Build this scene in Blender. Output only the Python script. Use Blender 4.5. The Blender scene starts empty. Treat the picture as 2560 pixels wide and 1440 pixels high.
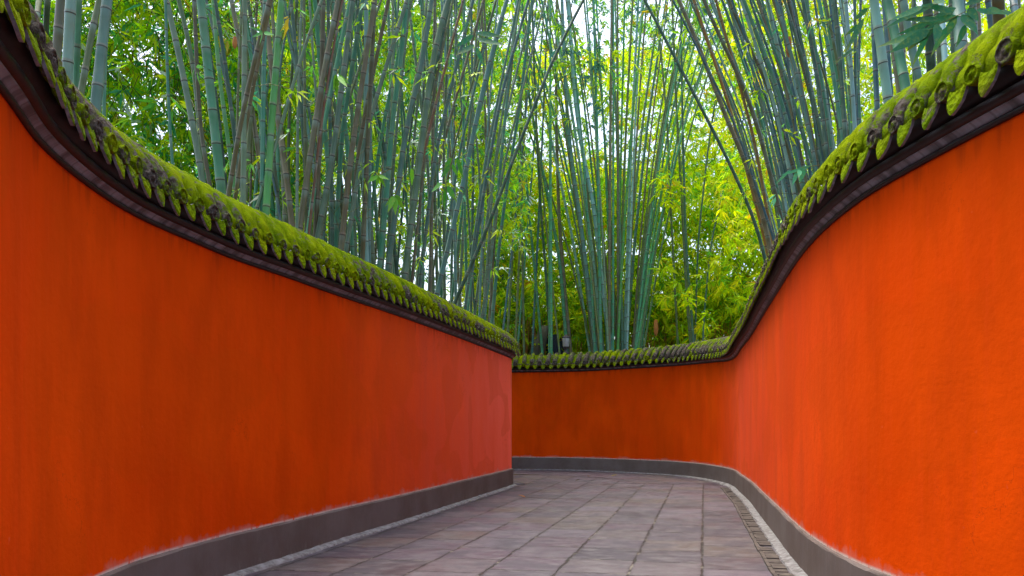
import bpy, math, random
import numpy as np
from mathutils import Vector, noise
random.seed(7); RNG = np.random.default_rng(11)
C = bpy.context.scene.collection
sc = bpy.context.scene

# ------------------------------------------------------------------ camera, sky, sun, exposure
EYE = 1.4; FPX = 2000.0; HOR = 1060.0
cam = bpy.data.cameras.new('camera'); co = bpy.data.objects.new('camera', cam); C.objects.link(co)
co.location = (0, 0, EYE); co.rotation_euler = (math.radians(90), 0, 0)
cam.sensor_width = 36; cam.lens = 36*FPX/2560; cam.shift_y = (HOR-720)/2560
cam.clip_start = .05; cam.clip_end = 2000; sc.camera = co
SUN_EL, SUN_AZ = math.radians(72), math.radians(-35)      # azimuth from +Y towards +X
w = bpy.data.worlds.new('World'); sc.world = w; w.use_nodes = True
nt = w.node_tree; bg = nt.nodes['Background']
sky = nt.nodes.new('ShaderNodeTexSky'); sky.sky_type = 'NISHITA'; sky.sun_disc = False
sky.sun_elevation = SUN_EL; sky.sun_rotation = SUN_AZ; sky.dust_density = 6; sky.air_density = .9; sky.ozone_density = 1
nt.links.new(sky.outputs[0], bg.inputs[0]); bg.inputs[1].default_value = .15
sl = bpy.data.lights.new('sun', 'SUN'); sl.energy = .7; sl.angle = math.radians(50); sl.color = (1, .95, .86)
so = bpy.data.objects.new('sun', sl); C.objects.link(so)
sd = Vector((math.sin(SUN_AZ)*math.cos(SUN_EL), math.cos(SUN_AZ)*math.cos(SUN_EL), math.sin(SUN_EL)))
so.rotation_euler = sd.to_track_quat('Z', 'Y').to_euler()
sc.view_settings.view_transform = 'Standard'; sc.view_settings.look = 'None'
sc.view_settings.exposure = 1.88; sc.view_settings.gamma = 1
sc.cycles.max_bounces = 10; sc.cycles.diffuse_bounces = 8; sc.cycles.transmission_bounces = 8; sc.cycles.transparent_max_bounces = 4

def at(px, py, D):
    return Vector(((px-1280)/FPX*D, D, EYE+(HOR-py)/FPX*D))

# ------------------------------------------------------------------ helpers
def link(name, me, mat=None, parent=None):
    o = bpy.data.objects.new(name, me); C.objects.link(o)
    if mat is not None:
        for m in (mat if isinstance(mat, (list, tuple)) else [mat]): me.materials.append(m)
    if parent is not None: o.parent = parent
    return o
def tag(o, label=None, cat=None, group=None, kind=None):
    if label: o['label'] = label
    if cat: o['category'] = cat
    if group: o['group'] = group
    if kind: o['kind'] = kind
    return o
def empty(name, loc=(0, 0, 0)):
    o = bpy.data.objects.new(name, None); C.objects.link(o); o.location = loc; o.empty_display_size = .2
    return o
def mesh(name, v, f, smooth=True):
    me = bpy.data.meshes.new(name); me.from_pydata([tuple(p) for p in v], [], f)
    if smooth: me.polygons.foreach_set('use_smooth', [True]*len(me.polygons))
    me.update(); return me
def fattr(me, name, vals):
    a = me.attributes.new(name, 'FLOAT', 'POINT'); a.data.foreach_set('value', np.asarray(vals, dtype=np.float32))
def uvset(me, uv):
    l = me.uv_layers.new(name='UVMap'); idx = np.zeros(len(me.loops), dtype=np.int32); me.loops.foreach_get('vertex_index', idx)
    l.data.foreach_set('uv', np.asarray(uv, dtype=np.float32)[idx].ravel())

class NT:
    def __init__(s, name, rough=.7, spec=.3):
        s.m = bpy.data.materials.new(name); s.m.use_nodes = True; s.t = s.m.node_tree
        s.b = s.t.nodes['Principled BSDF']; s.b.inputs['Roughness'].default_value = rough
        s.b.inputs['Specular IOR Level'].default_value = spec
    def n(s, typ, **kw):
        q = s.t.nodes.new('ShaderNode'+typ)
        for k, v in kw.items():
            if k in q.inputs: q.inputs[k].default_value = v
            else: setattr(q, k, v)
        return q
    def l(s, a, b): s.t.links.new(a, b)
    def val(s, x, y, op, clamp=False):
        q = s.n('Math', operation=op); q.use_clamp = clamp
        for i, z in enumerate((x, y)):
            if z is None: continue
            if isinstance(z, (int, float)): q.inputs[i].default_value = z
            else: s.l(z, q.inputs[i])
        return q.outputs[0]
    def ramp(s, fac, a, b, lo=0., hi=1.):
        q = s.n('MapRange'); q.interpolation_type = 'SMOOTHSTEP'
        q.inputs['From Min'].default_value = a; q.inputs['From Max'].default_value = b
        q.inputs['To Min'].default_value = lo; q.inputs['To Max'].default_value = hi
        s.l(fac, q.inputs['Value']); return q.outputs[0]
    def mix(s, fac, a, b, blend='MIX'):
        q = s.n('Mix', data_type='RGBA'); q.blend_type = blend
        for sock, z in ((q.inputs[0], fac), (q.inputs[6], a), (q.inputs[7], b)):
            if isinstance(z, (int, float)): sock.default_value = z
            elif isinstance(z, tuple): sock.default_value = (*z, 1) if len(z) == 3 else z
            else: s.l(z, sock)
        return q.outputs[2]
    def noise(s, vec, scale, detail=4, rough=.55, sc3=None, dist=0.):
        if sc3 is not None:
            mp = s.n('Mapping'); mp.inputs['Scale'].default_value = sc3
            if vec is not None: s.l(vec, mp.inputs[0])
            vec = mp.outputs[0]
        q = s.n('TexNoise', Scale=scale, Detail=detail, Roughness=rough, Distortion=dist)
        if vec is not None: s.l(vec, q.inputs['Vector'])
        return q.outputs['Fac']
    def uv(s): return s.n('UVMap').outputs[0]
    def attr(s, name): return s.n('Attribute', attribute_name=name).outputs['Fac']
    def pos(s): return s.n('NewGeometry').outputs['Position']
    def col(s, c):
        if isinstance(c, tuple): s.b.inputs['Base Color'].default_value = (*c, 1)
        else: s.l(c, s.b.inputs['Base Color'])
    def bump(s, h, strength=.4, dist=.01):
        q = s.n('Bump', Strength=strength, Distance=dist); s.l(h, q.inputs['Height']); s.l(q.outputs[0], s.b.inputs['Normal'])

# ------------------------------------------------------------------ materials
def mat_plaster():
    s = NT('red_plaster', .85, .02); uv = s.uv()
    big = s.noise(uv, .55, 3, .5); mid = s.noise(uv, 1.3, 5, .6, sc3=(1.6, .55, 1)); streak = s.noise(uv, 6, 4, .6, sc3=(2.6, .10, 1))
    fine = s.noise(uv, 40, 4, .6); drip = s.noise(uv, 5, 3, .6, sc3=(1.8, .05, 1))
    c = s.mix(s.ramp(big, .35, .65), (.60, .052, .0006), (.68, .068, .001))
    c = s.mix(s.ramp(mid, .35, .72, 0, .7), c, (.46, .044, .0008))
    c = s.mix(s.ramp(streak, .45, .75, 0, .22), c, (.70, .062, .008))
    glow = s.val(s.attr('fade'), s.ramp(mid, .2, .8, .6, 1.), 'MULTIPLY'); c = s.mix(glow, c, (.95, .15, .09))  # light on the far wall stretches, mixed into the plaster colour as pale pink
    c = s.mix(s.ramp(fine, .55, .8, 0, .25), c, (.38, .030, .002))
    pt = s.noise(uv, .9, 2, .4, dist=.6); c = s.mix(s.ramp(pt, .52, .56, 0, .22), c, (.50, .060, .001))
    vo = s.n('TexVoronoi', Scale=.8); vo.feature = 'DISTANCE_TO_EDGE'; wn = s.n('TexNoise', Scale=5., Detail=5.); s.l(uv, wn.inputs['Vector']); va = s.n('VectorMath', operation='ADD'); s.l(uv, va.inputs[0]); s.l(wn.outputs['Color'], va.inputs[1]); s.l(va.outputs[0], vo.inputs['Vector'])
    ck = s.val(s.ramp(vo.outputs['Distance'], .005, .001), s.ramp(big, .55, .62), 'MULTIPLY'); c = s.mix(s.val(ck, .3, 'MULTIPLY'), c, (.16, .02, .004))
    scar = s.noise(uv, 9, 2, .5); c = s.mix(s.ramp(scar, .74, .78, 0, .35), c, (.66, .13, .06))
    ht = s.attr('ht'); lim = s.val(s.ramp(drip, .4, .7), .22, 'MULTIPLY')
    d = s.val(s.val(lim, ht, 'SUBTRACT'), 5, 'MULTIPLY', True)
    c = s.mix(s.val(d, .42, 'MULTIPLY'), c, (.16, .022, .006))
    hb = s.attr('hb'); en = s.noise(uv, 16, 4, .6, sc3=(1, .6, 1)); e2 = s.noise(uv, 2.2, 3, .6)
    w = s.val(s.val(s.ramp(e2, .3, .7), .10, 'MULTIPLY'), s.val(s.ramp(en, .3, .75), .035, 'MULTIPLY'), 'ADD')
    e = s.val(s.val(s.val(w, hb, 'SUBTRACT'), 9, 'MULTIPLY', True), .62, 'MULTIPLY')
    c = s.mix(e, c, (.42, .30, .27))
    e3 = s.val(s.ramp(hb, .03, .004), s.ramp(en, .3, .5), 'MULTIPLY'); c = s.mix(e3, c, (.55, .46, .40))
    s.col(c); s.bump(s.val(s.noise(uv, 14, 5, .65), s.val(big, 3, 'MULTIPLY'), 'ADD'), .35, .012)
    return s.m
def mat_plinth():
    s = NT('grey_plinth', .65, .3); uv = s.uv()
    a = s.noise(uv, 1.4, 4, .6); b = s.noise(uv, 7, 5, .65, sc3=(1.4, .4, 1)); f = s.noise(uv, 50, 3)
    c = s.mix(s.ramp(a, .35, .65), (.118, .102, .094), (.088, .070, .060))
    c = s.mix(s.ramp(b, .5, .8, 0, .6), c, (.10, .092, .095)); c = s.mix(s.ramp(f, .6, .8, 0, .4), c, (.06, .05, .05)); sp = s.noise(uv, 12, 5, .7, sc3=(1, .7, 1)); c = s.mix(s.val(s.ramp(sp, .52, .62), s.ramp(s.attr('hb'), -.22, -.36), 'MULTIPLY'), c, (.13, .12, .105)); c = s.mix(s.ramp(sp, .68, .74, 0, .6), c, (.035, .028, .027))
    s.col(c); s.bump(s.val(b, s.val(f, .3, 'MULTIPLY'), 'ADD'), .4, .008); return s.m
def mat_cornice(dark):
    s = NT('cornice_dark' if dark else 'cornice_grey', .5, .35); uv = s.uv()
    a = s.noise(uv, 9, 4, .6); 
    if dark: c = s.mix(s.ramp(a, .3, .7), (.004, .003, .003), (.011, .008, .0075))
    else:
        br = s.noise(uv, 5, 3, .6, sc3=(1.5, .05, 1))
        wv = s.n('TexWave', Scale=2.0); wv.wave_profile = 'SIN'; s.l(uv, wv.inputs[0])
        c = s.mix(s.ramp(br, .35, .65), (.055, .055, .062), (.20, .21, .25))
        c = s.mix(s.ramp(wv.outputs['Fac'], .06, .0, 0, .45), c, (.02, .015, .015))
    s.col(c); s.bump(a, .4, .006); return s.m
def mat_moss(name='moss', cover=0., carved=False):
    # cover: share of bare grey-brown tile showing through (higher = less moss)
    s = NT(name, .95, .02); p = s.pos()
    big = s.noise(p, 2.3, 4, .6); a = s.noise(p, 11, 4, .6); f = s.noise(p, 90, 4, .7); ff = s.noise(p, 260, 2, .6)
    m = s.mix(s.ramp(a, .3, .7), (.165, .275, .001), (.075, .145, .001))
    m = s.mix(s.ramp(big, .35, .7, 0, .65), m, (.28, .34, .001))
    m = s.mix(s.ramp(f, .45, .75, 0, .65), m, (.035, .05, .004))
    bare = s.mix(s.ramp(s.noise(p, 30, 4, .6), .35, .65), (.055, .042, .032), (.14, .125, .11))
    sel = s.val(s.val(big, .5, 'MULTIPLY'), s.val(a, .5, 'MULTIPLY'), 'ADD')
    sel = s.val(sel, s.val(s.val(f, .5, 'SUBTRACT'), .25, 'MULTIPLY'), 'ADD')
    k = s.attr('bare')
    sel = s.val(sel, s.val(k, .26, 'MULTIPLY'), 'SUBTRACT')
    dead = s.noise(p, 6, 4, .65); m = s.mix(s.ramp(dead, .56, .72, 0, .55), m, (.11, .085, .02)); c = s.mix(s.ramp(sel, .32+cover, .40+cover), bare, m)
    s.col(c)
    h = s.val(f, s.val(ff, .5, 'MULTIPLY'), 'ADD')
    if carved:
        vo = s.n('TexVoronoi', Scale=28.); s.l(p, vo.inputs['Vector']); h = s.val(h, s.val(vo.outputs['Distance'], 2.0, 'MULTIPLY'), 'ADD')
    s.bump(h, 1., .02); return s.m
def mat_paving():
    s = NT('paving_stone', .55, .35); uv = s.uv(); p = s.pos()
    sep = s.n('SeparateXYZ')
    wob = s.n('Mapping'); nz = s.n('TexNoise', Scale=2.2, Detail=3.); s.l(uv, nz.inputs['Vector'])
    vm = s.n('VectorMath', operation='SCALE'); vm.inputs['Scale'].default_value = .07; s.l(nz.outputs['Color'], vm.inputs[0])
    va = s.n('VectorMath', operation='ADD'); s.l(uv, va.inputs[0]); s.l(vm.outputs[0], va.inputs[1]); s.l(va.outputs[0], sep.inputs[0])
    u, v = sep.outputs[0], sep.outputs[1]
    cu = s.val(u, None, 'FLOOR')
    wn = s.n('TexWhiteNoise'); wn.noise_dimensions = '1D'; s.l(cu, wn.inputs['W'])
    v2 = s.val(v, wn.outputs['Value'], 'ADD')
    # uneven slab lengths: some joints vanish
    cv = s.val(v2, None, 'FLOOR'); fu = s.val(u, cu, 'SUBTRACT'); fv = s.val(v2, cv, 'SUBTRACT')
    du = s.val(s.val(fu, s.val(1, fu, 'SUBTRACT'), 'MINIMUM'), .69, 'MULTIPLY')
    dv = s.val(s.val(fv, s.val(1, fv, 'SUBTRACT'), 'MINIMUM'), .60, 'MULTIPLY')
    cmb = s.n('CombineXYZ'); s.l(cu, cmb.inputs[0]); s.l(cv, cmb.inputs[1])
    wc = s.n('TexWhiteNoise'); wc.noise_dimensions = '2D'; s.l(cmb.outputs[0], wc.inputs['Vector'])
    sc2 = s.n('SeparateColor'); s.l(wc.outputs['Color'], sc2.inputs[0])
    a = s.noise(uv, 3.0, 5, .65, sc3=(.8, 2.2, 1)); b = s.noise(uv, 1.1, 4, .6); f = s.noise(uv, 45, 5, .7, sc3=(.6, 1.4, 1)); gr = s.noise(uv, 9, 4, .6, sc3=(.7, 3.2, 1))
    c = s.mix(sc2.outputs[0], (.026, .023, .035), (.084, .074, .098))
    c = s.mix(s.ramp(sc2.outputs[1], .55, 1, 0, .8), c, (.058, .036, .056))
    c = s.mix(s.ramp(sc2.outputs[2], .6, 1, 0, .75), c, (.078, .066, .056))
    c = s.mix(s.ramp(a, .40, .66, 0, .75), c, (.112, .110, .118)); c = s.mix(s.ramp(b, .5, .66, 0, .75), c, (.040, .038, .050))
    c = s.mix(s.ramp(gr, .52, .72, 0, .8), c, (.028, .027, .032)); c = s.mix(s.ramp(f, .6, .85, 0, .5), c, (.16, .15, .14))
    jn = s.noise(uv, 6, 3, .6); jw = s.ramp(jn, .3, .75, .006, .026)
    ju = s.val(s.val(jw, du, 'SUBTRACT'), 160, 'MULTIPLY', True)
    jw2 = s.ramp(jn, .35, .7, .002, .020); jv = s.val(s.val(jw2, dv, 'SUBTRACT'), 160, 'MULTIPLY', True)
    j = s.val(ju, jv, 'MAXIMUM')
    jc = s.mix(s.ramp(s.noise(uv, 3.3, 3), .55, .62), (.010, .009, .010), (.12, .115, .095))
    edge = s.val(s.val(.05, s.val(du, dv, 'MINIMUM'), 'SUBTRACT'), 16, 'MULTIPLY', True)
    c = s.mix(s.val(edge, .5, 'MULTIPLY'), c, (.030, .027, .031)); c = s.mix(j, c, jc); s.col(c)
    hh = s.val(s.val(s.val(a, .6, 'MULTIPLY'), s.val(f, .2, 'MULTIPLY'), 'ADD'), s.val(j, 1.2, 'MULTIPLY'), 'SUBTRACT')
    hh = s.val(hh, s.val(sc2.outputs[2], .5, 'MULTIPLY'), 'ADD')
    s.bump(hh, .6, .012); s.l(s.ramp(b, .3, .7, .42, .7), s.b.inputs['Roughness']); return s.m
def mat_simple(name, c1, c2, scale=8, rough=.8, bump=.4, sc3=None, dist=.01):
    s = NT(name, rough, .2); p = s.pos(); a = s.noise(p, scale, 5, .62, sc3=sc3)
    s.col(s.mix(s.ramp(a, .32, .68), c1, c2)); s.bump(a, bump, dist); return s.m
def mat_culm():
    s = NT('bamboo_culm', .42, .4); oi = s.n('ObjectInfo'); iv = s.attr('iv'); p = s.pos()
    st = s.noise(p, 24, 3, .6, sc3=(1, 1, .06)); bl = s.noise(p, 3.5, 4, .6)
    c = oi.outputs['Color']
    c = s.mix(s.ramp(bl, .4, .75, 0, .35), c, (.19, .25, .15)); c = s.mix(s.ramp(st, .45, .8, 0, .35), c, (.03, .06, .045))
    wax = s.val(s.ramp(iv, .72, .95), s.ramp(bl, .3, .6, .05, .42), 'MULTIPLY'); c = s.mix(wax, c, (.24, .38, .33))
    up = s.ramp(iv, .07, .02); c = s.mix(s.val(up, .55, 'MULTIPLY'), c, (.20, .17, .12))
    c = s.mix(s.ramp(iv, .955, .97), c, (.055, .05, .035)); s.col(c); s.bump(st, .15, .003); return s.m
def mat_leaf(name, trans=.6, gloss=.35):
    s = NT(name, .5, .25); a = s.n('Attribute', attribute_name='leafcol'); nb = s.noise(s.pos(), 30, 2)
    c = s.mix(s.ramp(nb, .4, .8, 0, .3), a.outputs['Color'], (.30, .36, .02)); s.col(c)
    tr = s.n('BsdfTranslucent'); s.l(c, tr.inputs[0]); mx = s.n('MixShader'); mx.inputs[0].default_value = trans
    s.l(s.b.outputs[0], mx.inputs[1]); s.l(tr.outputs[0], mx.inputs[2]); s.l(mx.outputs[0], s.t.nodes['Material Output'].inputs[0]); return s.m
M = dict(plaster=mat_plaster(), plinth=mat_plinth(), dark=mat_cornice(True), grey=mat_cornice(False),
         moss=mat_moss('moss'), carved=mat_moss('moss_carved', .02, True), tile=mat_moss('mossy_tile', .06), tongue=mat_moss('moss_drip', .0, True),
         paving=mat_paving(), culm=mat_culm(), leaf=mat_leaf('bamboo_leaf'), leafdark=mat_leaf('bamboo_leaf_near', .3),
         mortar=mat_simple('mortar', (.23, .235, .24), (.11, .105, .10), 14, .85, .8), ceramic=mat_simple('tile_edge', (.10, .09, .10), (.20, .19, .21), 30),
         soil=mat_simple('soil', (.05, .035, .02), (.09, .07, .03), 3), brick=mat_simple('gutter_brick', (.055, .048, .045), (.105, .092, .078), 11, .85, .8),
         bark=mat_simple('bark', (.16, .15, .10), (.07, .065, .05), 5, .9, .8, (1, 1, .3), .03),
         sheath=mat_simple('culm_sheath', (.42, .17, .04), (.28, .12, .04), 20), twig=mat_simple('twig', (.16, .17, .04), (.28, .24, .07), 6),
         metal=mat_simple('lamp_metal', (.045, .04, .045), (.09, .08, .09), 20, .5), deadcane=mat_simple('dead_cane', (.40, .19, .04), (.26, .12, .03), 9),
         darkrock=mat_simple('dark_rock', (.012, .018, .035), (.03, .035, .045), 4))
s_ = NT('lamp_glass', .35, .5); s_.col(s_.mix(s_.ramp(s_.noise(s_.pos(), 12, 3), .3, .7), (.22, .22, .24), (.34, .34, .36))); M['glass'] = s_.m

# ------------------------------------------------------------------ wall paths (plan, metres): X, Y, wall height, plinth height
H = 1.4
LEFT = [(-1.35, -3.2, 2.09), (-1.28, -1.0, 2.09), (-1.32, .9, 2.09), (-1.47, 1.8, 2.09), (-1.69, 2.65, 2.09), (-1.844, 3.1, 2.09), (-1.939, 3.59, 2.09),
        (-1.983, 4.1, 2.09), (-1.968, 4.42, 2.09), (-1.925, 4.75, 2.09), (-1.84, 5.27, 2.085), (-1.69, 5.86, 2.085), (-1.487, 6.76, 2.088), (-1.15, 8.03, 2.084),
        (-.66, 10.1, 2.08), (-.30, 11.6, 2.065), (-.03, 12.8, 2.05), (.0, 13.05, 2.045), (-.06, 13.3, 2.045), (-.25, 13.48, 2.045), (-.7, 13.6, 2.05), (-2.5, 13.8, 2.06), (-6.5, 13.9, 2.06)]
RIGHT = [(3.3, -3.5, 2.15), (2.65, -1.2, 2.15), (2.22, .8, 2.15), (2.0, 2.1, 2.15), (1.885, 2.95, 2.15), (1.84, 3.35, 2.15), (1.812, 3.7, 2.15), (1.797, 4.0, 2.15), (1.812, 4.3, 2.15),
         (1.855, 4.7, 2.153), (1.955, 5.3, 2.158), (2.125, 6.10, 2.16), (2.315, 6.94, 2.155), (2.64, 8.4, 2.139), (3.02, 10.1, 2.11), (3.29, 11.49, 2.07), (3.47, 12.4, 2.035),
         (3.545, 13.1, 2.03), (3.52, 13.9, 2.07), (3.40, 14.7, 2.10), (3.10, 15.5, 2.12), (2.48, 16.2, 2.123), (1.62, 16.95, 2.12), (.9, 17.25, 2.12), (.0, 17.42, 2.12), (-2.2, 17.7, 2.12), (-7., 17.9, 2.12)]
def smooth_path(ctrl, step=.06):
    P = np.array(ctrl, float); P[:, :2] *= H; P[:, 2] *= H
    out = []
    Q = np.vstack([2*P[0]-P[1], P, 2*P[-1]-P[-2]])
    for i in range(1, len(Q)-2):
        p0, p1, p2, p3 = Q[i-1:i+3]
        t0 = 0; t1 = max(np.linalg.norm(p1-p0)**.5, 1e-3); t2 = t1+np.linalg.norm(p2-p1)**.5; t3 = t2+np.linalg.norm(p3-p2)**.5
        for t in np.linspace(t1, t2, 24, endpoint=False):
            a1 = (t1-t)/(t1-t0)*p0+(t-t0)/(t1-t0)*p1; a2 = (t2-t)/(t2-t1)*p1+(t-t1)/(t2-t1)*p2; a3 = (t3-t)/(t3-t2)*p2+(t-t2)/(t3-t2)*p3
            b1 = (t2-t)/(t2-t0)*a1+(t-t0)/(t2-t0)*a2; b2 = (t3-t)/(t3-t1)*a2+(t-t1)/(t3-t1)*a3
            out.append((t2-t)/(t2-t1)*b1+(t-t1)/(t2-t1)*b2)
    out.append(P[-1]); out = np.array(out)
    s = np.concatenate([[0], np.cumsum(np.linalg.norm(np.diff(out[:, :2], axis=0), axis=1))])
    n = int(s[-1]/step); S = np.linspace(0, s[-1], n+1)
    R = np.stack([np.interp(S, s, out[:, k]) for k in range(3)], 1)
    k = np.ones(7)/7
    for c in range(3):
        e = np.pad(R[:, c], 3, mode='edge'); R[3:-3, c] = np.convolve(e, k, 'valid')[3:-3]
    return S, R
class Path:
    def __init__(s, ctrl, side):
        s.S, s.R = smooth_path(ctrl); T = np.gradient(s.R[:, :2], axis=0); T /= np.linalg.norm(T, axis=1)[:, None]
        s.T = T; s.N = np.stack([T[:, 1], -T[:, 0]], 1)*side; s.side = side; s.L = s.S[-1]
    def get(s, x):
        p = [np.interp(x, s.S, s.R[:, k]) for k in range(3)]; n = np.array([np.interp(x, s.S, s.N[:, k]) for k in range(2)]); n /= np.linalg.norm(n)
        t = np.array([np.interp(x, s.S, s.T[:, k]) for k in range(2)]); t /= np.linalg.norm(t)
        return p, n, t
    def sweep(s, prof, name, mat, parent, every=2, closed=True, jitter=None, extra=None, caps=True):
        """prof: list of (offset, z, mode) mode 'a' absolute z, 't' relative to the wall top"""
        ids = list(range(0, len(s.S), every));
        if ids[-1] != len(s.S)-1: ids.append(len(s.S)-1)
        m = len(prof); v = []; uv = []; hb = []; ht = []
        plen = [0]
        for k in range(1, m):
            a, b = prof[k-1], prof[k]; dz = (b[1]+(2 if b[2] == 't' else 0))-(a[1]+(2 if a[2] == 't' else 0)); plen.append(plen[-1]+math.hypot(b[0]-a[0], dz))
        for i in ids:
            for k, (o, z, md) in enumerate(prof):
                zz = z+(s.R[i, 2] if md == 't' else 0)
                x, y = s.R[i, 0]+s.N[i, 0]*o, s.R[i, 1]+s.N[i, 1]*o
                if jitter:
                    q = jitter(Vector((x, y, zz)), k, s.S[i]); x += s.N[i, 0]*q[0]; y += s.N[i, 1]*q[0]; zz += q[1]
                v.append((x, y, zz)); uv.append((s.S[i], zz if jitter is None else plen[k])); hb.append(zz-PL); ht.append(s.R[i, 2]-zz)
        f = []; n = len(ids); rng = m if closed else m-1
        for i in range(n-1):
            for k in range(rng):
                a, b, c, d = i*m+k, i*m+(k+1) % m, (i+1)*m+(k+1) % m, (i+1)*m+k
                f.append((a, b, c, d) if s.side > 0 else (d, c, b, a))
        if closed and caps: f.append(tuple(range(m))[::-1]); f.append(tuple((n-1)*m+k for k in range(m)))
        me = mesh(name, v, f, smooth=False if extra is None else True); uvset(me, uv); fattr(me, 'hb', hb); fattr(me, 'ht', ht)
        fattr(me, 'bare', [0 if not callable(extra) else extra(s.S[i]) for i in ids for _ in range(m)])
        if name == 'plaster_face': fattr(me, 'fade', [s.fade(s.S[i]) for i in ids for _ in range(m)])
        return link(name, me, mat, parent)
PL = .385; TH = .30
MID = -TH/2
def capz(o):           # moss surface height over the wall top at offset o (symmetric round MID)
    r = abs(o-MID)/(.16+TH/2); r = min(r, 1)
    return .30+.29*(1-r**1.75)
def make_wall(path, label, bare_fn):
    root = empty('garden_wall', (path.R[0, 0], path.R[0, 1], 0)); tag(root, label, 'wall', 'red garden walls lining the path')
    loc = root.location.copy()
    kids = []
    def nj(amp, fr):
        return lambda p, k, s_: (0, 0)
    # plaster body
    body = [(0, PL, 'a'), (0, PL+.02, 'a'), (0, .0, 't'), (-TH, .0, 't'), (-TH, 0, 'a'), (0, 0, 'a')]
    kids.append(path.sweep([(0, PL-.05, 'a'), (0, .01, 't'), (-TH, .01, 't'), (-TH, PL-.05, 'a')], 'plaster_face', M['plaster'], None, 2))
    def pj(p, k, s_):
        if k in (1, 2): return (.006*noise.noise(Vector((s_*1.7, k, 0))), .010*noise.noise(Vector((s_*3.1, 5+k, 0)))+.006*noise.noise(Vector((s_*11, 9, 0))))
        return (0, 0)
    kids.append(path.sweep([(.04, -.05, 'a'), (.036, PL-.012, 'a'), (.026, PL, 'a'), (-.01, PL+.004, 'a'), (-TH-.03, PL, 'a'), (-TH-.04, -.05, 'a')], 'plinth', M['plinth'], None, 1, jitter=pj))
    corn = empty('cornice', (0, 0, 0)); kids.append(corn)
    for nm, pr, mt in (('lower_moulding', [(-.01, .0), (.018, -.002), (.03, .008), (.03, .022), (.02, .031), (-.01, .031)], M['dark']),
                       ('fascia', [(.004, .031), (.022, .0315), (.030, .045), (.052, .060), (.062, .066), (.004, .066)], M['grey']),
                       ('upper_moulding', [(.004, .067), (.066, .067), (.088, .075), (.099, .095), (.094, .115), (.078, .127), (.004, .127)], M['dark'])):
        for sgn in (1, -1):
            pr2 = [(o, z, 't') for o, z in pr] if sgn > 0 else [(-TH-o, z, 't') for o, z in pr][::-1]
            o = path.sweep(pr2, nm, mt, None, 1, extra=True)
            if sgn > 0: keep = o
            else:
                # join the back run into the same mesh object
                off = len(keep.data.vertices); v = [x.co[:] for x in keep.data.vertices]+[x.co[:] for x in o.data.vertices]
                f = [tuple(p.vertices) for p in keep.data.polygons]+[tuple(i+off for i in p.vertices) for p in o.data.polygons]
                uvs = []
                me = mesh(nm, v, f); S2 = np.zeros((len(v), 2)); base = 0
                for src in (keep.data, o.data):
                    idx = np.zeros(len(src.loops), dtype=np.int32); src.loops.foreach_get('vertex_index', idx); u = np.zeros(len(src.loops)*2, dtype=np.float32); src.uv_layers[0].data.foreach_get('uv', u)
                    S2[base+idx] = u.reshape(-1, 2); base += len(src.vertices)
                uvset(me, S2); me.materials.append(mt); bpy.data.objects.remove(o); keep.data = me
        keep.parent = corn
    # core under the tiles and mossy cap
    kids.append(path.sweep([(.03, .125, 't'), (.05, .132, 't'), (.138, .214, 't'), (.12, .25, 't'), (-TH-.12, .25, 't'), (-TH-.138, .214, 't'), (-TH-.05, .132, 't'), (-TH-.03, .125, 't')], 'eaves_core', M['dark'], None, 2, extra=True))
    offs = [.150, .158, .14, .11, .07, .02, -.03, -.08, -.12, MID]
    prof = [(.06, .222, 't'), (.145, .218, 't'), (.158, .235, 't')]
    top = [(o, capz(o)) for o in (.155, .13, .09, .04, -.01, -.06, -.11, MID)]
    prof += [(o, z, 't') for o, z in top]+[(2*MID-o, z, 't') for o, z in top[-2::-1]]+[(2*MID-.158, .235, 't'), (2*MID-.145, .218, 't'), (2*MID-.06, .222, 't')]
    def mj(p, k, s_):
        b = bare_fn(s_); a = .014*noise.noise(p*5)+.013*noise.noise(p*17)+.011*noise.noise(p*41)
        lift = (.027 if abs(prof[k][0]-MID) < .24 else -.012)-.078*min(b*1.3, 1)
        if k in (0, 1, len(prof)-1, len(prof)-2): return (0, a*.5)
        return (a*.6+(lift*.4 if prof[k][0] > MID else -lift*.4), a+lift)
    kids.append(path.sweep(prof, 'mossy_coping', M['moss'], None, 1, jitter=mj, extra=lambda q: bare_fn(q)*.35))
    # barrel tiles, end discs, drip tiles
    pitch = .244; n = int(path.L/pitch); bv, bf, bb = [], [], []; dv, df, db = [], [], []; tv, tf, tb, tm = [], [], [], []
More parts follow.
